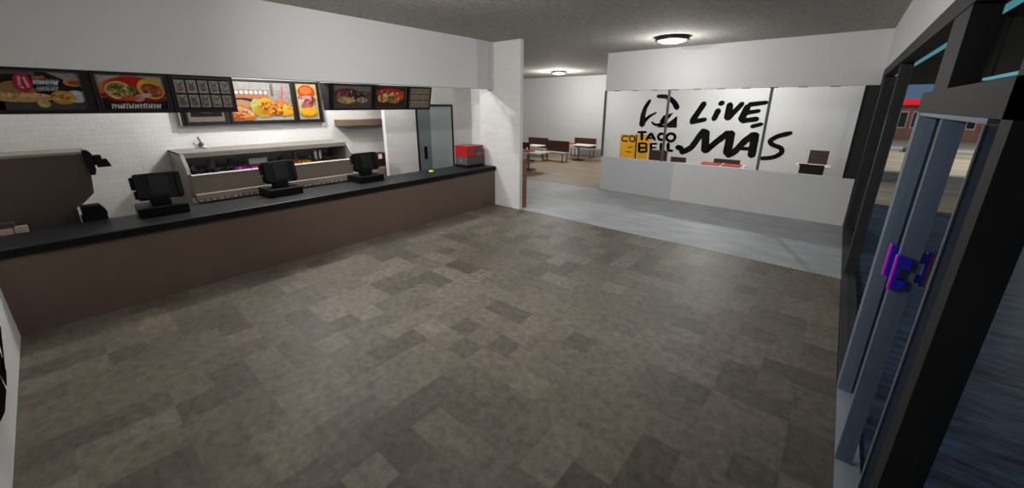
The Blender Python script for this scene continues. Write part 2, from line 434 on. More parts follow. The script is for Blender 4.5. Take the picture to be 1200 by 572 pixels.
# ------------------------------------------------------------------ outside
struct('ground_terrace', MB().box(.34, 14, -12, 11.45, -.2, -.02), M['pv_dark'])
struct('ground_street', MB().box(.34, 60, 11.45, 140, -.2, -.025), M['pv_sand'])
k = MB().box(1.0, 40, 26.5, 27.3, -.025, .12, bev=.03)
tag(k.build('kerb', M['kerb']), 'pale kerb crossing the sandy street outside the windows', 'kerb')
cn = MB().box(.50, 5.5, -3, 19.5, 2.76, 2.95)
can = tag(cn.build('entrance_canopy', M['canopy']), 'black flat canopy over the pavement outside the glass doors', 'canopy')
MB().box(.585, .615, 2.5, 14, 2.585, 2.61, M['teal']).box(.59, .61, 3.4, 3.42, 2.61, 2.7595, M['canopy']).box(.59, .61, 8.5, 8.52, 2.61, 2.7595, M['canopy']).box(.59, .61, 13.4, 13.42, 2.61, 2.7595, M['canopy']).build('light_strip', None, can)['label'] = 'long teal light strip'
MB().box(.88, .91, 3.2, 5.5, 2.27, 2.292, M['teal']).box(.885, .905, 3.4, 3.42, 2.292, 2.7595, M['canopy']).box(.885, .905, 5.3, 5.32, 2.292, 2.7595, M['canopy']).build('light_strip', None, can)['label'] = 'short low teal light strip'
sh = empty('shop_building', (4.0, 37, 0), 'brown brick shop with a bright red awning across the street', 'building')
b = MB().box(-1.6, 3.5, -1.6, 3, -.02, 2.15); b.box(-1.7, 3.6, -1.7, 3, 2.15, 2.2); b.build('wall', M['shopbrick'], sh)
b = MB().prism([(-2.15, 2.13), (-1.6, 2.13), (-1.6, 2.48), (-1.9, 2.44)], 'x', -1.75, 3.6); b.build('awning', M['awning'], sh)
for x in (-1.35, -.75, .4, 1.6):
    w = MB().box(x, x+.42, -1.64, -1.6, .7, 1.75).build('window', M['kerb'], sh)
    MB().box(x+.05, x+.37, -1.66, -1.64, .78, 1.67).build('pane', M['black'], w)
for i, (x, y, s0) in enumerate(((2.65, 26.0, .5), (4.3, 29.5, .62))):
    o = MB().box(-.5*s0, .5*s0, -.4*s0, .4*s0, 0, .42*s0, bev=.06).build('planter', M['dgrey']); o.location = (x, y, -.02)
    tag(o, ['low dark planter block on the street before the kerb', 'low dark planter block on the street beyond the kerb'][i], 'planter', 'planters on the street')

# ------------------------------------------------------------------ counter
ct = empty('service_counter', (-5.7, 2.7, 0), 'long service counter with brown front and black slate top', 'counter')
def rel(o, parent):
    for v in o.data.vertices: v.co -= parent.location
    return o
rel(MB().box(-5.98, -5.42, -.55, 5.90, 0, .745).build('front_panel', M['brown'], ct), ct)
rel(MB().box(-6.08, -5.385, -.55, 5.90, .745, .828, bev=.012).build('slate_top', M['slate'], ct), ct)
rel(MB().box(-5.388, -5.381, -.545, 5.895, .752, .822).build('edge_band', M['black_soft'], ct), ct)

# registers
def make_register():
    t = empty('cash_register', (0, 0, 0), None, 'cash register', 'point of sale registers along the counter')
    # local: +x faces the customer, y along counter. footprint .40 x .44
    MB().box(-.20, .20, -.22, .22, 0, .105, bev=.008).build('base', M['black'], t)
    MB().box(-.07, .07, -.09, .09, .105, .21, bev=.012).build('neck', M['black_soft'], t)
    rot = Matrix.Translation((.0, .02, .315)) @ Matrix.Rotation(math.radians(-14), 4, 'Y')
    b = MB(); b.box(-.055, .035, -.20, .20, -.15, .15, bev=.02)
    b.box(.034, .05, -.205, -.15, -.13, .14, bev=.008).box(.034, .05, .15, .205, -.13, .14, bev=.008)
    b.xform(rot).build('monitor', M['black'], t)
    MB().box(.034, .046, -.085, .085, -.11, .11, bev=.004).xform(rot).build('rear_panel', M['screen'], t)
    MB().box(-.05, .02, -.235, -.198, -.02, .12, bev=.012).box(-.045, .015, -.225, -.198, -.13, -.04, bev=.01).xform(rot).build('card_reader', M['black_soft'], t)
    b = MB()
    for i in range(6): b.box(.035, .0385, -.10+i*.04, -.08+i*.04, -.135, -.128)
    b.xform(rot).build('vents', M['dgrey'], t)
    return t
r1 = make_register(); 
labs = ['black register nearest the left wall, in front of the bare white brick wall', 'black register in front of the pink bin of the steel prep station', 'black register farthest right, in front of the wooden shelf and partition']
regs = [(-5.95, .70, math.radians(-2)), (-5.96, 1.99, 0.02), (-5.96, 3.30, 0.02)]
for i, (x, y, a) in enumerate(regs):
    o = r1 if i == 0 else copy_tree(r1)
    o.location = (x, y, .828); o.rotation_euler = (0, 0, a); o['label'] = labs[i]

# straw / napkin dispenser in red and dark grey at the far end
db = empty('counter_dispenser', (-5.83, 5.58, .828), 'red box over dark grey base at the pillar end of the counter', 'dispenser')
MB().box(-.20, .18, -.235, .235, 0, .045, bev=.01).build('foot', M['black'], db)
MB().box(-.19, .17, -.225, .225, .045, .205, bev=.008).build('base', M['dgrey'], db)
MB().box(-.19, .17, -.225, .225, .205, .40, bev=.012).build('red_body', M['redbox'], db)
MB().box(-.20, .18, -.235, .235, .40, .425, bev=.008).build('lid', M['redbox'], db)
MB().box(.171, .18, -.01, .20, .215, .375).build('label_panel', M['dgrey'], db)
MB().box(.18, .183, .02, .18, .235, .285).build('orange_print', M['orange'], db)
MB().box(-.02, .02, -.24, -.225, .10, .16).build('latch', M['steel_light'], db)
tag(MB().lathe((-5.87, 4.60, .828), [(0, 0), (.05, 0), (.052, .008), (.03, .02), (0, .022)]).build('button', M['lemon']), 'small lemon yellow disc lying on the black counter top', 'button')

# cabinet behind the left end of the counter
cb = empty('warming_cabinet', (-6.55, -.15, 0), 'large dark brown cabinet behind the left end of the counter', 'cabinet')
# outline in y,z (relative), extruded in x
out = [(-.42, .0), (.20, .0), (.20, .96), (.26, 1.0), (.36, 1.10), (.405, 1.50), (.38, 1.525), (-.42, 1.525)]
MB().prism(out, 'x', -.25, .30).build('body', M['brown_dark'], cb)
MB().box(-.26, .305, -.42, .395, 1.525, 1.555, bev=.006).build('top_trim', M['steel_side'], cb)
MB().prism([(.36, 1.545), (.375, 1.30), (.415, 1.30), (.43, 1.35), (.43, 1.53), (.405, 1.565), (.37, 1.57)], 'x', .18, .335).build('corner_guard', M['black'], cb)
br = MB().box(.20, .30, .43, .50, 1.40, 1.505, bev=.01).build('side_switch', M['black_soft'], cb)
MB().prism([(.45, 1.375), (.56, 1.375), (.535, 1.46), (.45, 1.46)], 'x', .23, .315).build('side_bracket', M['black'], cb)
MB().box(.15, .31, -.41, -.02, .0, .02).build('skirt', M['brown_dark'], cb) if False else None

pr = empty('receipt_printer', (-6.10, .155, .828), 'black ribbed receipt printer beside the brown cabinet', 'printer')
MB().box(-.10, .05, -.10, .10, 0, .06, bev=.008).build('base', M['black_soft'], pr)
b = MB().prism([(-.085, .06), (.105, .06), (.10, .10), (.06, .165), (-.085, .165)], 'x', -.10, .055)
for i in range(7): b.box(.0, .06, -.075+i*.022, -.064+i*.022, .10, .168)
b.build('cover', M['black'], pr)

for i, (y, lab, m_, zz, hh) in enumerate(((-.445, 'leftmost small beige carton in front of the brown cabinet', 'beige_card', .828, .062), (-.355, 'right hand small beige carton in front of the brown cabinet', 'beige_card', .828, .066))):
    o = MB().box(-.03, .03, -.042, .042, 0, hh, bev=.004).build('carton', M['beige_card']); o.location = (-6.03, y, zz)
    tag(o, lab, 'carton', 'cartons on the counter')
o = MB().box(-.028, .03, -.045, .045, 0, .055, bev=.006).build('carton', M['brown_dark']); o.location = (-6.03, -.43, .891)
tag(o, 'dark brown carton stacked on top of a beige one', 'carton', 'cartons on the counter')

# ------------------------------------------------------------------ prep station
ps = empty('prep_station', (-7.2, 2.3, 0), 'long stainless steel food prep station along the kitchen wall', 'prep station')
def rb(mb, name, m, par=None):
    o = mb.build(name, m, par or ps); 
    for v in o.data.vertices: v.co -= ps.location
    return o
prof = [(-7.60, 1.385), (-6.90, 1.385), (-6.86, 1.36), (-6.70, 1.21), (-6.70, 1.10), (-6.76, .80), (-6.62, .78), (-6.62, 0.0), (-7.60, 0)]
pr2 = [(-7.60, 1.395), (-6.85, 1.39), (-6.70, 1.22), (-6.665, 1.13), (-6.74, .80), (-6.66, .74), (-6.66, .0), (-7.60, .0)]
rb(MB().prism(pr2, 'y', 1.12, 1.16), 'side_panel', M['steel_side'])
rb(MB().prism(pr2, 'y', 3.47, 3.50), 'side_panel', M['steel_side'])
rb(MB().box(-7.60, -6.85, 1.12, 3.50, 1.375, 1.40), 'top_shelf', M['steel_light'])
rb(MB().box(-6.87, -6.85, 1.16, 3.47, 1.335, 1.378), 'shelf_lip', M['steel_side'])
rb(MB().box(-7.60, -7.57, 1.16, 3.47, .9, 1.375), 'back_panel', M['table'])
rb(MB().box(-6.80, -6.72, 1.16, 3.47, .86, 1.10), 'front_panel', M['steel'])
rb(MB().box(-6.80, -6.715, 1.16, 3.47, 1.098, 1.108), 'panel_lip', M['table'])
rb(MB().box(-7.57, -6.72, 1.16, 3.47, .845, .865), 'deck', M['steel'])
rb(MB().box(-6.96, -6.655, 1.16, 3.50, .77, .845, bev=.006), 'ledge', M['steel_light'])
rb(MB().box(-7.57, -6.80, 1.16, 3.47, 0, .77), 'cabinet_body', M['steel'])
# bins with food : each bin a pan and a heap
fills = ['#1c1f3c', '#20233c', '#15171c', '#c24ab8', '#c23bb0', '#3a2c28', '#2a2624', '#c4591c', '#b98a1e', '#352421', '#2b211f', '#4b2a20']
n = len(fills); rnd = random.Random(5)
for i, c in enumerate(fills):
    y0 = 1.18+i*(2.27/n); y1 = y0+2.27/n-.02
    rb(MB().box(-7.15, -6.82, y0, y1, 1.03, 1.095), 'food_pan', M['steel_side'])
    f = MB(); 
    for q in range(26):
        x = rnd.uniform(-7.11, -6.86); y = rnd.uniform(y0+.02, y1-.02); r = rnd.uniform(.012, .026)
        bmesh.ops.create_icosphere(f.bm, subdivisions=1, radius=r, matrix=Matrix.Translation((x, y, 1.10+rnd.uniform(-.004, .016))))
    f.box(-7.13, -6.84, y0+.01, y1-.01, 1.08, 1.10)
    o = rb(f, 'food', pc(c)); o['label'] = {'#c24ab8': 'bright pink filling', '#c4591c': 'orange filling', '#b98a1e': 'yellow filling'}.get(c, 'dark filling')
    if c == '#c4591c' or c == '#b98a1e' or c == '#1c1f3c': pass
# rear row: small containers and utensils on a rear rail
rb(MB().box(-7.56, -7.18, 1.16, 3.47, 1.08, 1.12), 'rear_deck', M['steel'])
for i in range(9):
    y = 1.30+i*.245; hh = rnd.choice([.07, .10, .13])
    if i == 3: 
        rb(MB().box(-7.42, -7.2, y-.02, y+.24, 1.12, 1.22, bev=.006), 'white_tub', M['table'])
        continue
    if i == 4: continue
    rb(MB().cyl((-7.32, y, 1.12+hh/2), .045, hh, seg=14), 'canister', [M['steel'], M['steel_light'], M['dgrey']][i % 3])
for i, y in enumerate((3.02, 3.10)):
    rb(MB().cyl((-7.1, y, 1.19), .022, .15, seg=12), 'bottle', M['table'])
f = MB()
for i in range(30):
    y = 1.20+i*.077+rnd.uniform(-.012, .012); f.box(-6.654, -6.648, y, y+rnd.uniform(.012, .03), .752, .765)
f.box(-6.70, -6.655, 1.16, 3.47, .735, .769, M['shelf'])
rb(f, 'edge_studs', M['table'])
# tap on the wall above the station
tp = empty('wall_tap', (-7.6, 1.53, 1.45), 'small grey tap fixed to the brick wall above the prep station', 'tap')
MB().cyl((.012, 0, 0), .035, .024, axis='x').build('flange', M['chrome'], tp)
MB().tube([(0.02, 0, 0), (.10, 0, 0), (.12, 0, -.03), (.12, .04, -.04)], .014).build('spout', M['chrome'], tp)
MB().tube([(.06, 0, 0), (.06, -.035, .12)], .012).build('lever', M['chrome'], tp)

# wooden shelf
sf = MB().box(-7.6, -7.35, 3.68, 5.6, 1.65, 1.765, bev=.004)
tag(sf.build('wall_shelf', M['shelf']), 'thick brown wooden shelf on the kitchen wall below the menu', 'shelf')
# small box with red at partition edge behind third register
sb = empty('kitchen_box', (-7.05, 4.24, 0), 'small white and dark red box on a stand beyond the third register', 'box')
MB().box(-.18, .18, -.2, .2, 0, .86).build('stand', M['steel_light'], sb)
MB().box(-.12, .12, -.10, .13, .86, 1.12).build('box_body', pc('#4a1f22'), sb)
MB().box(.12, .125, -.09, -.01, 1.02, 1.11).build('label', M['table'], sb)

# ------------------------------------------------------------------ menu boards
rnd = random.Random(3)
mf = empty('menu_board', (-5.42, .5, 2.15), 'long black menu board under the soffit at the left, with taco pictures', 'menu board')
def rm(o, e):
    for v in o.data.vertices: v.co -= e.location
    return o
z0, z1 = 1.962, 2.342; XF = -5.42
rm(MB().box(XF-.10, XF-.012, -.55, 1.505, z0, z1).build('case', M['frame_black'], mf), mf)
fb = MB()
def frame(y0, y1, m=None, mb=None, t=.022, zb=z0, zt=z1, x0=XF-.014, x1=XF+.004):
    mb.box(x0, x1, y0, y1, zt-t, zt).box(x0, x1, y0, y1, zb, zb+t*1.5).box(x0, x1, y0, y0+t, zb+t*1.5, zt-t).box(x0, x1, y1-t, y1, zb+t*1.5, zt-t)
for a, b_ in ((-.55, .345), (.385, .925), (.945, 1.505)):
    f = MB(); frame(a, b_, mb=f); rm(f.build('frame', M['frame_black'], mf), mf)
    f = MB(); 
    for y in (a+.03, b_-.034): f.box(XF-.002, XF+.006, y, y+.006, z0+.035, z1-.022)
    f.box(XF-.002, XF+.0055, a+.03, b_-.03, z1-.028, z1-.022)
    rm(f.build('trim_line', M['frame_trim'], mf), mf)
# picture A: burritos, dip, text, magenta badge (y -.52..0.315)
A = Pic((XF-.012, -.52, z0+.036), (0, 1, 0), (0, 0, 1), .36, z1-z0-.066)
A.rect(0, 0, 1, 1, '#17181a'); A.rect(0, 0, 1, .20, '#4a4340'); A.ell(.8, .36, .34, .13, '#c89a64'); A.ell(.7, .6, .3, .12, '#9a7050')
rm(A.build('picture', mf), mf)
A = Pic((XF-.012, -.20, z0+.036), (0, 1, 0), (0, 0, 1), .515, z1-z0-.066)
A.rect(0, 0, 1, 1, '#17181a'); A.rect(0, 0, 1, .20, '#4a4340'); A.poly([(.62, 1), (1, 1), (1, .62), (.9, .72), (.78, .85)], '#8e8d8c')
A.rect(0, .92, .5, 1, '#5b5a55')
A.ell(.12, .42, .34, .13, '#b98a5c'); A.ell(.28, .33, .36, .13, '#c89a64'); A.ell(.30, .38, .30, .05, '#e0bb85'); A.ell(.27, .52, .26, .08, '#96705a')
A.ell(.20, .62, .16, .12, '#9a7050', .3); A.ell(.5, .17, .075, .11, '#c8ab70', -.4); A.ell(.52, .2, .05, .06, '#9fa35c', -.4)
A.ell(.9, .36, .14, .17, '#b9bcc0'); A.ell(.74, .33, .145, .19, '#b78a3c'); A.ell(.74, .34, .12, .14, '#cba24c'); A.ell(.76, .32, .07, .06, '#a87832')
A.ell(.92, .76, .13, .12, '#b4805a', .1); A.ell(.93, .74, .09, .06, '#8c4a30', .1)
A.speck(.6, .86, .24, .42, 26, ['#8a5a24', '#e0b860', '#c08a3a'], rnd, .025); A.speck(.02, .5, .30, .42, 24, ['#d8b484', '#a87848'], rnd, .03); A.ell(.345, .72, .10, .25, '#b5173e'); A.line([(.32, .86), (.30, .62), (.33, .58)], .05, '#d9a9b0'); A.line([(.37, .84), (.39, .6)], .05, '#d9a9b0')
A.scribble(.46, .60, .86, .08, 6, '#c9861f', rnd); A.scribble(.46, .74, .75, .13, 9, '#d3dbe0', rnd); A.scribble(.48, .72, .58, .13, 8, '#9aa3aa', rnd)
rm(A.build('picture', mf), mf)
# picture B: tacos on red (y .415.. .895)
B = Pic((XF-.012, .412, z0+.036), (0, 1, 0), (0, 0, 1), .486, z1-z0-.066)
B.rect(0, 0, 1, 1, '#0f0a0a'); B.rect(0, .35, 1, 1, '#a9a29c')
B.ell(.5, .50, .52, .50, '#c3701c', a0=0, a1=PI*2); B.ell(.52, .62, .44, .36, '#b3130f'); B.ell(.5, .42, .50, .14, '#8f1410')
B.rect(0, 0, 1, .34, '#100b0b'); B.ell(.55, .30, .45, .10, '#7a0f12')
B.ell(.29, .56, .20, .27, '#d6b27a', -.15); B.ell(.28, .58, .16, .20, '#9a7c48', -.15); B.ell(.24, .66, .07, .09, '#6c5a2c'); B.ell(.30, .50, .09, .07, '#c9b57e')
B.ell(.44, .56, .11, .12, '#4f7a1c', .2); B.ell(.40, .48, .10, .06, '#7f9a2a'); B.ell(.47, .60, .05, .06, '#2f5c14')
B.ell(.78, .62, .22, .30, '#dba22a', -.45); B.ell(.79, .58, .17, .20, '#7a4a20', -.45); B.ell(.74, .55, .10, .09, '#c4483a', -.2); B.ell(.84, .64, .08, .06, '#8a4a28')
B.ell(.62, .40, .16, .07, '#c9b0a4', .25); B.ell(.55, .32, .09, .09, '#b98f84'); B.ell(.42, .33, .13, .07, '#c0541c')
B.speck(.16, .42, .42, .74, 36, ['#5c4a22', '#d8c08a', '#8a9a3a', '#b08850', '#4f6a1c'], rnd, .035); B.speck(.68, .92, .48, .68, 24, ['#5a2f18', '#c84a34', '#a87838'], rnd, .035); B.scribble(.13, .88, .10, .13, 18, '#d8d6d2', rnd)
rm(B.build('picture', mf), mf)
# picture C: ten small cards
Cc = Pic((XF-.012, .97, z0+.036), (0, 1, 0), (0, 0, 1), .51, z1-z0-.066)
Cc.rect(0, 0, 1, 1, '#161413')
for i in range(5):
    for j in range(2):
        u = .025+i*.195; v = .06+(1-j)*.47
        Cc.rect(u, v, u+.165, v+.41, ['#a7a29c', '#9c988f'][j])
for i in range(5):
    for j in range(2):
        u = .025+i*.195; v = .06+(1-j)*.47
        Cc.ell(u+.08, v+.17, .05, .10, ['#8f7b70', '#7d6f4c', '#7b6a66', '#86887a', '#a09a90'][(i+j) % 5], rnd.uniform(-.5, .5))
        Cc.line([(u+.03, v+.34), (u+.08, v+.24), (u+.13, v+.35)], .025, '#4a4644'); Cc.line([(u+.05, v+.08), (u+.12, v+.10)], .03, '#57524e')
rm(Cc.build('picture', mf), mf)

# second front board, tilted
m2 = empty('menu_board', (-5.42, 3.45, 2.33), 'shorter tilted black menu board above the third register', 'menu board')
MB().prism([(-.27, .012), (0, .0), (-.085, -.355), (-.23, -.36)], 'y', -.84, .905).build('case', M['frame_black'], m2)
V2 = Vector((.085, 0, .355)).normalized(); L2 = math.hypot(.085, .355)
def board_pt(y, t, n=0): # t along face from bottom
    N = Vector((0, 1, 0)).cross(V2); return Vector((-.085, y, -.355)) + V2*t + N*n
def slat(mb, y0, y1, t0, t1, n0, n1):
    N = Vector((0, 1, 0)).cross(V2)
    c = [board_pt(y, t, n) for n in (n0, n1) for t in (t0, t1) for y in (y0, y1)]
    vs = [mb.bm.verts.new(q) for q in c]
    fs = [mb.bm.faces.new([vs[k] for k in q]) for q in ((0, 1, 3, 2), (4, 6, 7, 5), (0, 4, 5, 1), (2, 3, 7, 6), (0, 2, 6, 4), (1, 5, 7, 3))]
    bmesh.ops.recalc_face_normals(mb.bm, faces=fs)
cells = ((-.80, -.19), (-.15, .42), (.45, .90))
for a, b_ in cells:
    f = MB(); t = .02
    slat(f, a, b_, L2-t, L2, 0, .015); slat(f, a, b_, 0, t*1.4, 0, .015); slat(f, a, a+t, t*1.4, L2-t, 0, .015); slat(f, b_-t, b_, t*1.4, L2-t, 0, .015)
    f.build('frame', M['frame_black'], m2)
    f = MB(); slat(f, a+t, b_-t, L2-t-.006, L2-t, 0, .0155); slat(f, a+t, b_-t, t*1.4, t*1.4+.006, 0, .0155); slat(f, a+t, a+t+.006, t*1.4, L2-t, 0, .0155); slat(f, b_-t-.006, b_-t, t*1.4, L2-t, 0, .0155)
    f.build('trim_line', M['frame_trim'], m2)
def pic2(k):
    a, b_ = cells[k]; q = board_pt(a+.022, .03, .001)
    return Pic(q, (0, 1, 0), V2, b_-a-.044, L2-.052)
D = pic2(0); D.rect(0, 0, 1, 1, '#4e443f'); D.rect(0, .75, 1, 1, '#6a625c'); D.ell(.4, .55, .36, .32, '#5a2c3a', -.1); D.ell(.38, .45, .30, .22, '#8a6a4a', -.1)
D.ell(.35, .33, .22, .14, '#b59a66'); D.ell(.5, .62, .24, .14, '#3f1e2c'); D.ell(.68, .5, .18, .16, '#2f1f24'); D.ell(.75, .35, .16, .12, '#9c8a86'); D.ell(.22, .65, .14, .12, '#6c2f42'); D.speck(.1, .85, .25, .72, 40, ['#7a5a3c', '#40202c', '#c4a878', '#5c3a42', '#94887c'], rnd, .04)
D.build('picture', m2)
D = pic2(1); D.rect(0, 0, 1, 1, '#3c2a22'); D.ell(.42, .72, .42, .22, '#b3281c', .05); D.ell(.40, .5, .35, .25, '#7d5232'); D.ell(.22, .45, .16, .2, '#c29a58'); D.ell(.52, .55, .14, .18, '#c9a472'); D.ell(.75, .55, .18, .2, '#c45a34')
D.ell(.5, .4, .12, .16, '#5c6a28'); D.ell(.33, .6, .10, .10, '#d8c08c'); D.ell(.62, .34, .16, .12, '#a87a4c'); D.ell(.82, .72, .12, .10, '#c8342a'); D.speck(.1, .9, .25, .8, 44, ['#c89a58', '#8a2a1c', '#6c5a28', '#d8b88c', '#5a3a28'], rnd, .04)
D.build('picture', m2)
D = pic2(2); D.rect(0, 0, 1, 1, '#8d7f6c')
for v in (.36, .66): D.rect(0, v, 1, v+.05, '#4c3f34')
for i in range(6):
    for v in (.08, .44, .76): D.line([(.06+i*.16, v), (.12+i*.16, v+.17)], .025, '#6a5a4a'); 
D.build('picture', m2)

# rear board on kitchen wall
m3 = empty('menu_board', (-7.5, 2.4, 2.08), 'wide picture board on the kitchen brick wall with salad and burger photographs', 'menu board')
def r3(o): return rm(o, m3)
r3(MB().box(-7.6, -7.515, 1.335, 3.43, 1.735, 2.44).build('case', M['frame_black'], m3))
r3(MB().box(-7.6, -7.512, 1.325, 1.345, 1.73, 2.445).build('side_cap', M['steel_light'], m3))
r3(MB().box(-7.6, -7.505, 3.425, 3.455, 1.73, 2.445).build('side_cap', M['frame_trim'], m3))
for a, b_ in ((1.40, 1.93), (1.97, 2.95), (2.985, 3.42)):
    f = MB(); frame(a, b_, mb=f, t=.03, zb=1.74, zt=2.435, x0=-7.52, x1=-7.495); r3(f.build('frame', M['frame_black'], m3))
def p3(y0, y1, zb=1.79, zt=2.40): return Pic((-7.514, y0, zb), (0, 1, 0), (0, 0, 1), y1-y0, zt-zb)
D = p3(1.43, 1.90); D.rect(0, 0, 1, 1, '#7b6f66'); D.rect(.08, .12, .92, .9, '#141414'); D.ell(.5, .3, .3, .1, '#39393b'); r3(D.build('picture', m3))
D = p3(2.0, 2.92); D.rect(0, 0, 1, 1, '#8b8480'); D.rect(0, .8, 1, 1, '#8d8a88'); D.rect(0, .56, .62, .80, '#7f6a62'); D.rect(0, .60, .6, .66, '#b0613c'); D.rect(0, 0, 1, .12, '#a09b96')
for i in range(7): D.ell(.12+i*.075, .73, .03, .05, '#b8b0aa')
D.ell(.2, .45, .22, .14, '#2a2522'); D.ell(.14, .42, .20, .12, '#a07a58'); D.ell(.12, .22, .26, .18, '#b0622c', -.35); D.ell(.15, .25, .20, .10, '#c99a70', -.35); D.ell(.05, .10, .16, .08, '#a84a1c')
D.ell(.42, .35, .12, .22, '#a8a25a', .3); D.ell(.55, .42, .12, .18, '#c8901c'); D.ell(.50, .25, .16, .18, '#a5951c'); D.ell(.62, .30, .16, .20, '#b06a1c'); D.ell(.85, .28, .26, .18, '#c07a18'); D.ell(.8, .4, .14, .16, '#c0664a')
D.ell(.8, .22, .2, .08, '#d89a20'); D.ell(.72, .18, .1, .06, '#8a4a14'); D.ell(.9, .36, .1, .08, '#c9a24c'); D.speck(.4, .98, .14, .46, 60, ['#d8a024', '#a8601a', '#8c7a1c', '#d87840', '#6a4a18'], rnd, .03); D.speck(.02, .3, .1, .3, 16, ['#d8844a', '#8a4420'], rnd, .03); D.line([(.86, .9), (.83, .6)], .03, '#b04048'); D.rect(.66, .66, .70, .97, '#5e5c5c')
r3(D.build('picture', m3))
D = p3(3.01, 3.37, 1.79, 2.405); D.rect(0, 0, 1, 1, '#b7a36c'); D.rect(0, 0, 1, .25, '#b0a090'); D.ell(.5, .76, .42, .20, '#b3431a'); D.ell(.48, .80, .28, .10, '#cf6a2c'); D.ell(.5, .55, .46, .12, '#b98a80')
D.ell(.3, .5, .2, .10, '#cdb0a4'); D.ell(.55, .46, .24, .14, '#8c3a44'); D.ell(.75, .54, .16, .10, '#6c2a2c'); D.ell(.4, .36, .25, .08, '#a85a5c'); D.speck(.1, .9, .40, .62, 26, ['#7a2c38', '#d0a89c', '#a85a60', '#5c6a2c'], rnd, .04); D.ell(.5, .18, .44, .14, '#a8701a'); D.ell(.5, .22, .42, .11, '#d9a318')
r3(D.build('picture', m3))

# ------------------------------------------------------------------ mural on the far wall
YW = 14.70
def strokes(mb, lst, yy):
    for k, (pts, w0, w1) in enumerate(lst):
        w0 *= 1.2; w1 *= 1.2
        n = len(pts)
        # ribbon with rounded ends and slightly ragged sides
        rr = random.Random(k+3); fine = []
        for a, b_ in zip(pts, pts[1:]):
            m = max(2, int(math.dist(a, b_)/.05))
            fine += [(a[0]+(b_[0]-a[0])*i/m, a[1]+(b_[1]-a[1])*i/m) for i in range(m)]
        fine.append(pts[-1]); N = len(fine)
        for q in range(2):   # round corners
            fine = [fine[0]]+[((fine[i-1][0]+2*fine[i][0]+fine[i+1][0])/4, (fine[i-1][1]+2*fine[i][1]+fine[i+1][1])/4) for i in range(1, N-1)]+[fine[-1]]
        Lf, Rt = [], []
        for i, p_ in enumerate(fine):
            a = fine[max(0, i-1)]; b_ = fine[min(N-1, i+1)]; d = Vector((b_[0]-a[0], b_[1]-a[1])); d.normalize(); nn = Vector((-d.y, d.x))
            t = i/(N-1); w = (w0+(w1-w0)*t)/2*(1+rr.uniform(-.05, .05))
            e = 1 if .04 < t < .96 else .75; w *= e
            Lf.append((p_[0]+nn.x*w, p_[1]+nn.y*w)); Rt.append((p_[0]-nn.x*w, p_[1]-nn.y*w))
        d0 = (Vector(fine[0])-Vector(fine[1])).normalized()*w0*.22; d1 = (Vector(fine[-1])-Vector(fine[-2])).normalized()*w1*.22
        V_ = lambda p_: mb.bm.verts.new((p_[0], yy-.0006*k, p_[1]))
        lv = [V_(p_) for p_ in Lf]; rv = [V_(p_) for p_ in Rt]
        for i in range(N-1): mb.bm.faces.new((lv[i], rv[i], rv[i+1], lv[i+1]))
        s0 = V_((fine[0][0]+d0.x, fine[0][1]+d0.y)); s1 = V_((fine[-1][0]+d1.x, fine[-1][1]+d1.y))
        mb.bm.faces.new((lv[0], s0, rv[0])); mb.bm.faces.new((lv[-1], rv[-1], s1))
def poly_w(mb, pts, yy): mb.bm.faces.new([mb.bm.verts.new((a, yy, b_)) for a, b_ in pts])
mu = empty('wall_mural', (0, 0, 0), 'large black brush lettering with bell emblem on the far white wall', 'mural')
T = .17
live = [([(-3.75, 2.15), (-4.09, 1.50)], .16, .17), ([(-4.13, 1.48), (-3.63, 1.60)], .14, .12),
        ([(-3.30, 2.10), (-3.17, 2.15)], .13, .15), ([(-3.28, 1.93), (-3.4, 1.58)], .16, .15),
        ([(-2.97, 2.12), (-2.98, 1.62)], .17, .2), ([(-2.98, 1.62), (-2.60, 2.14)], .15, .13),
        ([(-2.44, 2.06), (-2.58, 1.58)], .17, .18), ([(-2.44, 2.08), (-1.93, 2.15)], .13, .10), ([(-2.5, 1.82), (-2.09, 1.90)], .12, .10), ([(-2.57, 1.57), (-2.1, 1.65)], .14, .13)]
mas = [([(-4.50, .60), (-4.27, .56)], .2, .18), ([(-4.35, .50), (-4.22, .40)], .18, .2), ([(-4.24, .44), (-3.98, .62), (-3.72, 1.12), (-3.62, 1.24)], .2, .22), ([(-3.58, 1.22), (-3.52, .5)], .25, .26), ([(-3.52, .5), (-3.22, .85), (-2.86, 1.20)], .2, .22), ([(-2.80, 1.22), (-2.82, .46)], .26, .28),
       ([(-2.82, .42), (-2.62, .55), (-2.36, .95), (-2.12, 1.18)], .2, .22), ([(-2.10, 1.20), (-2.10, .45)], .24, .24), ([(-2.44, .69), (-2.06, .71)], .12, .12), ([(-2.26, 1.40), (-1.96, 1.50)], .13, .13),
       ([(-1.16, 1.26), (-1.50, 1.14), (-1.70, .98), (-1.58, .86), (-1.34, .80), (-1.28, .66), (-1.45, .50), (-1.66, .44), (-1.90, .42)], .15, .13)]
mb = MB(); strokes(mb, live, YW-.004); mb.build('live_word', M['ink'], mu)
mas = [(p_, a*.82, b_*.82) for p_, a, b_ in mas]
mb = MB(); strokes(mb, mas, YW-.004); mb.build('mas_word', M['ink'], mu)
bell = [([(-5.64, 2.24), (-5.80, 1.98), (-5.86, 1.70), (-5.86, 1.30)], .10, .20), ([(-5.85, 1.40), (-5.62, 1.66), (-5.36, 1.80)], .14, .05), ([(-5.40, 2.37), (-5.06, 2.36), (-4.78, 2.18), (-4.62, 1.94)], .10, .17),
        ([(-5.50, 1.46), (-5.40, 1.36), (-5.20, 1.36), (-5.01, 1.50)], .06, .12)]
mb = MB(); strokes(mb, bell, YW-.004)
poly_w(mb, [(-5.32, 1.27), (-4.92, 1.42), (-4.60, 1.70), (-4.57, 1.28)], YW-.008)
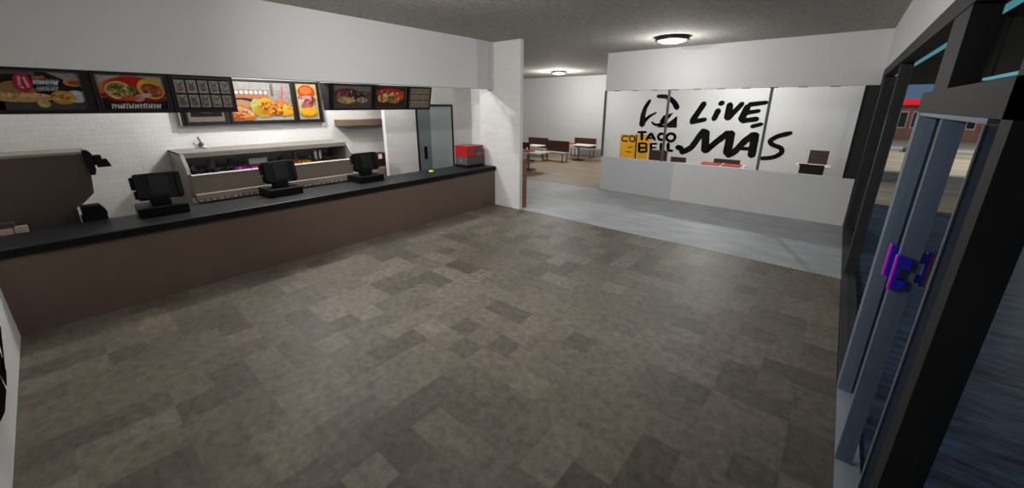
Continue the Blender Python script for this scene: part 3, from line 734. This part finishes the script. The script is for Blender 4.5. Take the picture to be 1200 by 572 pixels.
poly_w(mb, [(-5.22, 1.47), (-5.09, 1.70), (-4.75, 1.80), (-4.86, 1.62), (-5.08, 1.45)], YW-.009)
mb.build('bell_emblem', M['ink'], mu)
tx = [([(-6.00, 1.06), (-5.66, 1.08)], .09, .09), ([(-5.83, 1.06), (-5.81, .78)], .12, .12), ([(-5.64, .78), (-5.48, 1.06), (-5.30, .80)], .10, .10), ([(-5.55, .86), (-5.38, .87)], .06, .06),
      ([(-5.00, 1.04), (-5.14, 1.06), (-5.22, .93), (-5.14, .81), (-5.0, .83)], .10, .10),
      ([(-4.90, .93), (-4.85, 1.05), (-4.72, 1.09), (-4.60, 1.03), (-4.57, .93), (-4.62, .82), (-4.73, .78), (-4.85, .82), (-4.90, .93)], .10, .10),
      ([(-5.90, .66), (-5.87, .32)], .10, .10), ([(-5.88, .65), (-5.60, .66), (-5.60, .50), (-5.86, .48)], .07, .07), ([(-5.60, .50), (-5.57, .35), (-5.85, .32)], .07, .07),
      ([(-5.44, .67), (-5.41, .37)], .10, .10), ([(-5.44, .66), (-5.20, .67)], .07, .07), ([(-5.43, .52), (-5.22, .53)], .06, .06), ([(-5.41, .38), (-5.18, .40)], .07, .07),
      ([(-5.06, .70), (-5.04, .42), (-4.88, .43)], .11, .09), ([(-4.80, .72), (-4.78, .45), (-4.60, .46)], .12, .09)]
tx = [(p_, a*.85, b_*.85) for p_, a, b_ in tx]
mb = MB(); strokes(mb, tx, YW-.012); mb.build('taco_bell_words', M['ink'], mu)
ye = empty('wall_sign', (0, 0, 0), 'yellow painted panels with black outlined CO letters beside the mural emblem', 'sign')
mb = MB(); poly_w(mb, [(-6.70, .94), (-6.04, .97), (-6.02, .02), (-6.66, .02)], YW-.002); poly_w(mb, [(-6.02, .97), (-5.42, .98), (-5.50, .62), (-5.54, .02), (-6.0, .02)], YW-.002); mb.build('yellow_panel', M['yellow'], ye)
mb = MB(); strokes(mb, [([(-6.36, .88), (-6.60, .90), (-6.62, .70), (-6.36, .70)], .045, .045), ([(-6.30, .90), (-6.10, .90), (-6.08, .70), (-6.30, .70), (-6.30, .90)], .045, .045), ([(-6.03, .97), (-6.01, .02)], .04, .04), ([(-6.35, .45), (-6.15, .50)], .03, .03), ([(-6.4, .3), (-6.2, .28)], .03, .03)], YW-.006); mb.build('co_letters', M['ink'], ye)

# ------------------------------------------------------------------ dining furniture
def make_table():
    t = empty('dining_table', (0, 0, 0), None, 'table', 'white pedestal tables in the dining room')
    MB().box(-.56, .60, -.32, .32, .575, .605, bev=.01).build('table_top', M['table'], t)
    MB().cyl((0, 0, .30), .04, .56, seg=16).build('pedestal', M['chrome'], t)
    MB().lathe((0, 0, 0), [(0, 0), (.24, 0), (.24, .015), (.06, .04), (0, .05)]).build('foot', M['black_soft'], t)
    return t
def make_bench():
    t = empty('dining_bench', (0, 0, 0), None, 'bench', 'brown backed benches in the dining room')
    # backrest at y=+.2, seat toward -y
    MB().box(-.50, .50, .17, .21, .36, .76, bev=.008).build('backrest', M['bench'], t)
    MB().box(-.50, .50, -.20, .17, .32, .36, bev=.01).build('seat', M['bench_seat'], t)
    for x in (-.44, .44):
        MB().box(x-.02, x+.02, -.17, -.14, 0, .32).box(x-.02, x+.02, .13, .16, 0, .32).box(x-.03, x+.03, -.13, .12, .0, .03).build('leg', M['chrome'], t)
    return t
T0 = make_table(); B0 = make_bench()
tabs = [(-7.70, 10.05, 0, 'white dining table with a red tray, nearest the brick pillar'),
        (-9.05, 11.75, 0, 'white dining table farther back beside the brick pillar edge'),
        (-7.65, 13.15, 0, 'white dining table by the far wall with a pinkish tray'),
        (-2.15, 10.95, 0, 'white table with red trays just behind the low wall below the letters'),
        (-.40, 12.40, 0, 'white table behind the low wall at the right by the windows')]
for i, (x, y, a, lab) in enumerate(tabs):
    o = T0 if i == 0 else copy_tree(T0); o.scale = {3: (.82, 1, 1), 4: (.6, 1, 1)}.get(i, (1, 1, 1)); o.location = (x, y, 0); o.rotation_euler = (0, 0, a); o['label'] = lab
ben = [(-8.15, 12.25, 0, 'brown backed bench with white seat in the middle of the dining room'),
       (-9.0, 10.95, 0, 'brown bench behind the nearest white dining table'),
       (-9.55, 12.9, 0, 'brown bench against the far left behind the second table'),
       (-8.0, 14.05, 0, 'brown bench against the far white wall'),
       (-2.22, 11.5, 0, 'greyish brown bench behind the low wall below the lettering'),
       (-4.22, 11.9, 0, 'dark bench behind the low wall beside the yellow sign'),
       (-3.42, 11.3, 0, 'low bench behind the low wall just right of the bell emblem'),
       ]
for i, (x, y, a, lab) in enumerate(ben):
    o = B0 if i == 0 else copy_tree(B0); o.location = (x, y, 0); o.rotation_euler = (0, 0, a); o['label'] = lab
    if i == 4: o.scale = (.64, 1, .875)
    if i == 5: o.scale = (.56, 1, .95)
    if i == 6: o.scale = (.42, 1, .84)
# brown boxes seat / booth at the right
bo = empty('booth_seat', (-.36, 11.75, 0), 'dark brown high backed booth seat behind the low wall by the windows', 'bench')
MB().box(-.24, .22, -.45, -.40, 0, .74, bev=.006).build('end_panel', pc('#3a2c24'), bo)
MB().prism([(.10, .70), (.14, .70), (.20, 1.02), (.16, 1.02)], 'x', -.13, .24).build('backrest', M['bench'], bo)
MB().box(-.24, .22, -.40, .10, .36, .42, bev=.01).build('seat', M['bench'], bo)

def tray(x, y, z, w, d, lab, m=M['red'], cup=True):
    t = empty('food_tray', (x, y, z), lab, 'tray', 'red trays on the dining tables')
    MB().box(-w/2, w/2, -d/2, d/2, 0, .012, bev=.004).box(-w/2, w/2, -d/2, -d/2+.012, .012, .03).box(-w/2, w/2, d/2-.012, d/2, .012, .03).box(-w/2, -w/2+.012, -d/2, d/2, .012, .03).box(w/2-.012, w/2, -d/2, d/2, .012, .03).build('tray', m, t)
    if cup:
        c = MB().lathe((-.05, .05, .012), [(0, 0), (.028, 0), (.038, .10), (0, .10)], seg=16).build('cup', M['table'], t)
        tag(c, None, None); 
    return t
tray(-7.72, 9.98, .605, .42, .3, 'red tray with a cup on the nearest white dining table')
tray(-9.15, 11.75, .605, .40, .3, 'red tray with a cup on the second table beside the pillar')
tray(-7.95, 13.05, .605, .34, .3, 'red tray on the table by the far wall', cup=False)
tray(-2.40, 10.85, .605, .44, .34, 'left red tray on the table behind the low wall', cup=False)
tray(-1.93, 10.85, .605, .40, .34, 'right red tray on the table behind the low wall', cup=False)
tray(-.58, 12.25, .605, .2, .2, 'red tray on the table by the right windows', cup=False)

# ------------------------------------------------------------------ lamps
def lamp(x, y, lab):
    t = empty('ceiling_lamp', (x, y, CH), lab, 'ceiling lamp', 'round flush ceiling lamps')
    MB().lathe((0, 0, 0), [(0, 0), (.27, 0), (.285, -.02), (.285, -.055), (.25, -.062), (.25, -.03), (0, -.03)], seg=40).build('ring', M['lamp_ring'], t)
    MB().lathe((0, 0, 0), [(.248, -.045), (.22, -.075), (.15, -.095), (0, -.105)], seg=40).build('diffuser', M['lamp'], t)
lamp(-2.58, 7.45, 'round black rimmed ceiling lamp over the grey walkway')
lamp(-8.1, 12.25, 'round black rimmed ceiling lamp far back over the dining tables')
def point(name, loc, e, col=(1, .985, .965), r=.06):
    l = bpy.data.lights.new(name, 'POINT'); l.energy = e; l.color = col; l.shadow_soft_size = r
    o = bpy.data.objects.new(name, l); o.location = loc; C.objects.link(o); return o
point('lamp_walkway', (-2.58, 7.45, 2.8), 42, r=.12)
sl = bpy.data.lights.new('hall_fill_spot', 'SPOT'); sl.energy = 620; sl.color = (1, .985, .965); sl.spot_size = math.radians(118); sl.spot_blend = 1; sl.shadow_soft_size = .06
so = bpy.data.objects.new('hall_fill_spot', sl); C.objects.link(so); so.location = (-3.0, -.35, 3.0)  # added spot without a fixture, brightens the header and far wall
so.rotation_euler = (Vector((-2.6, 8.8, 1.4))-so.location).to_track_quat('-Z', 'Y').to_euler()
point('lamp_dining', (-8.1, 12.25, 2.88), 170, r=.12)
point('lamp_room', (-2.9, 2.3, 2.95), 62, r=.06)
point('lamp_kitchen', (-6.5, 2.5, 2.9), 140, r=.05)
point('fill_kitchen_front', (-6.15, 4.0, 2.95), 38, r=.04)  # added fill, no fixture: lifts the partition, steel door and pillar
point('lamp_dining_right', (-2.6, 12.4, 2.95), 230, r=.06)
point('street_fill', (6, 22, 7), 2500, (1, .93, .85), r=.5)  # added fill high over the sandy ground, no lamp stands there
point('street_fill_low', (7, 20, 2.6), 260, (1, .95, .9), r=.05)  # second added fill, unseen, evens out the light on the street

# ------------------------------------------------------------------ world
w = bpy.data.worlds.new('world'); S.world = w; w.use_nodes = True; nt = w.node_tree
bg = nt.nodes['Background']; bg.inputs[0].default_value = (.07, .115, .18, 1); bg.inputs[1].default_value = 1.0

S.view_settings.view_transform = 'Standard'; S.view_settings.look = 'None'; S.view_settings.gamma = 1; S.view_settings.use_curve_mapping = False
S.view_settings.exposure = 0.0
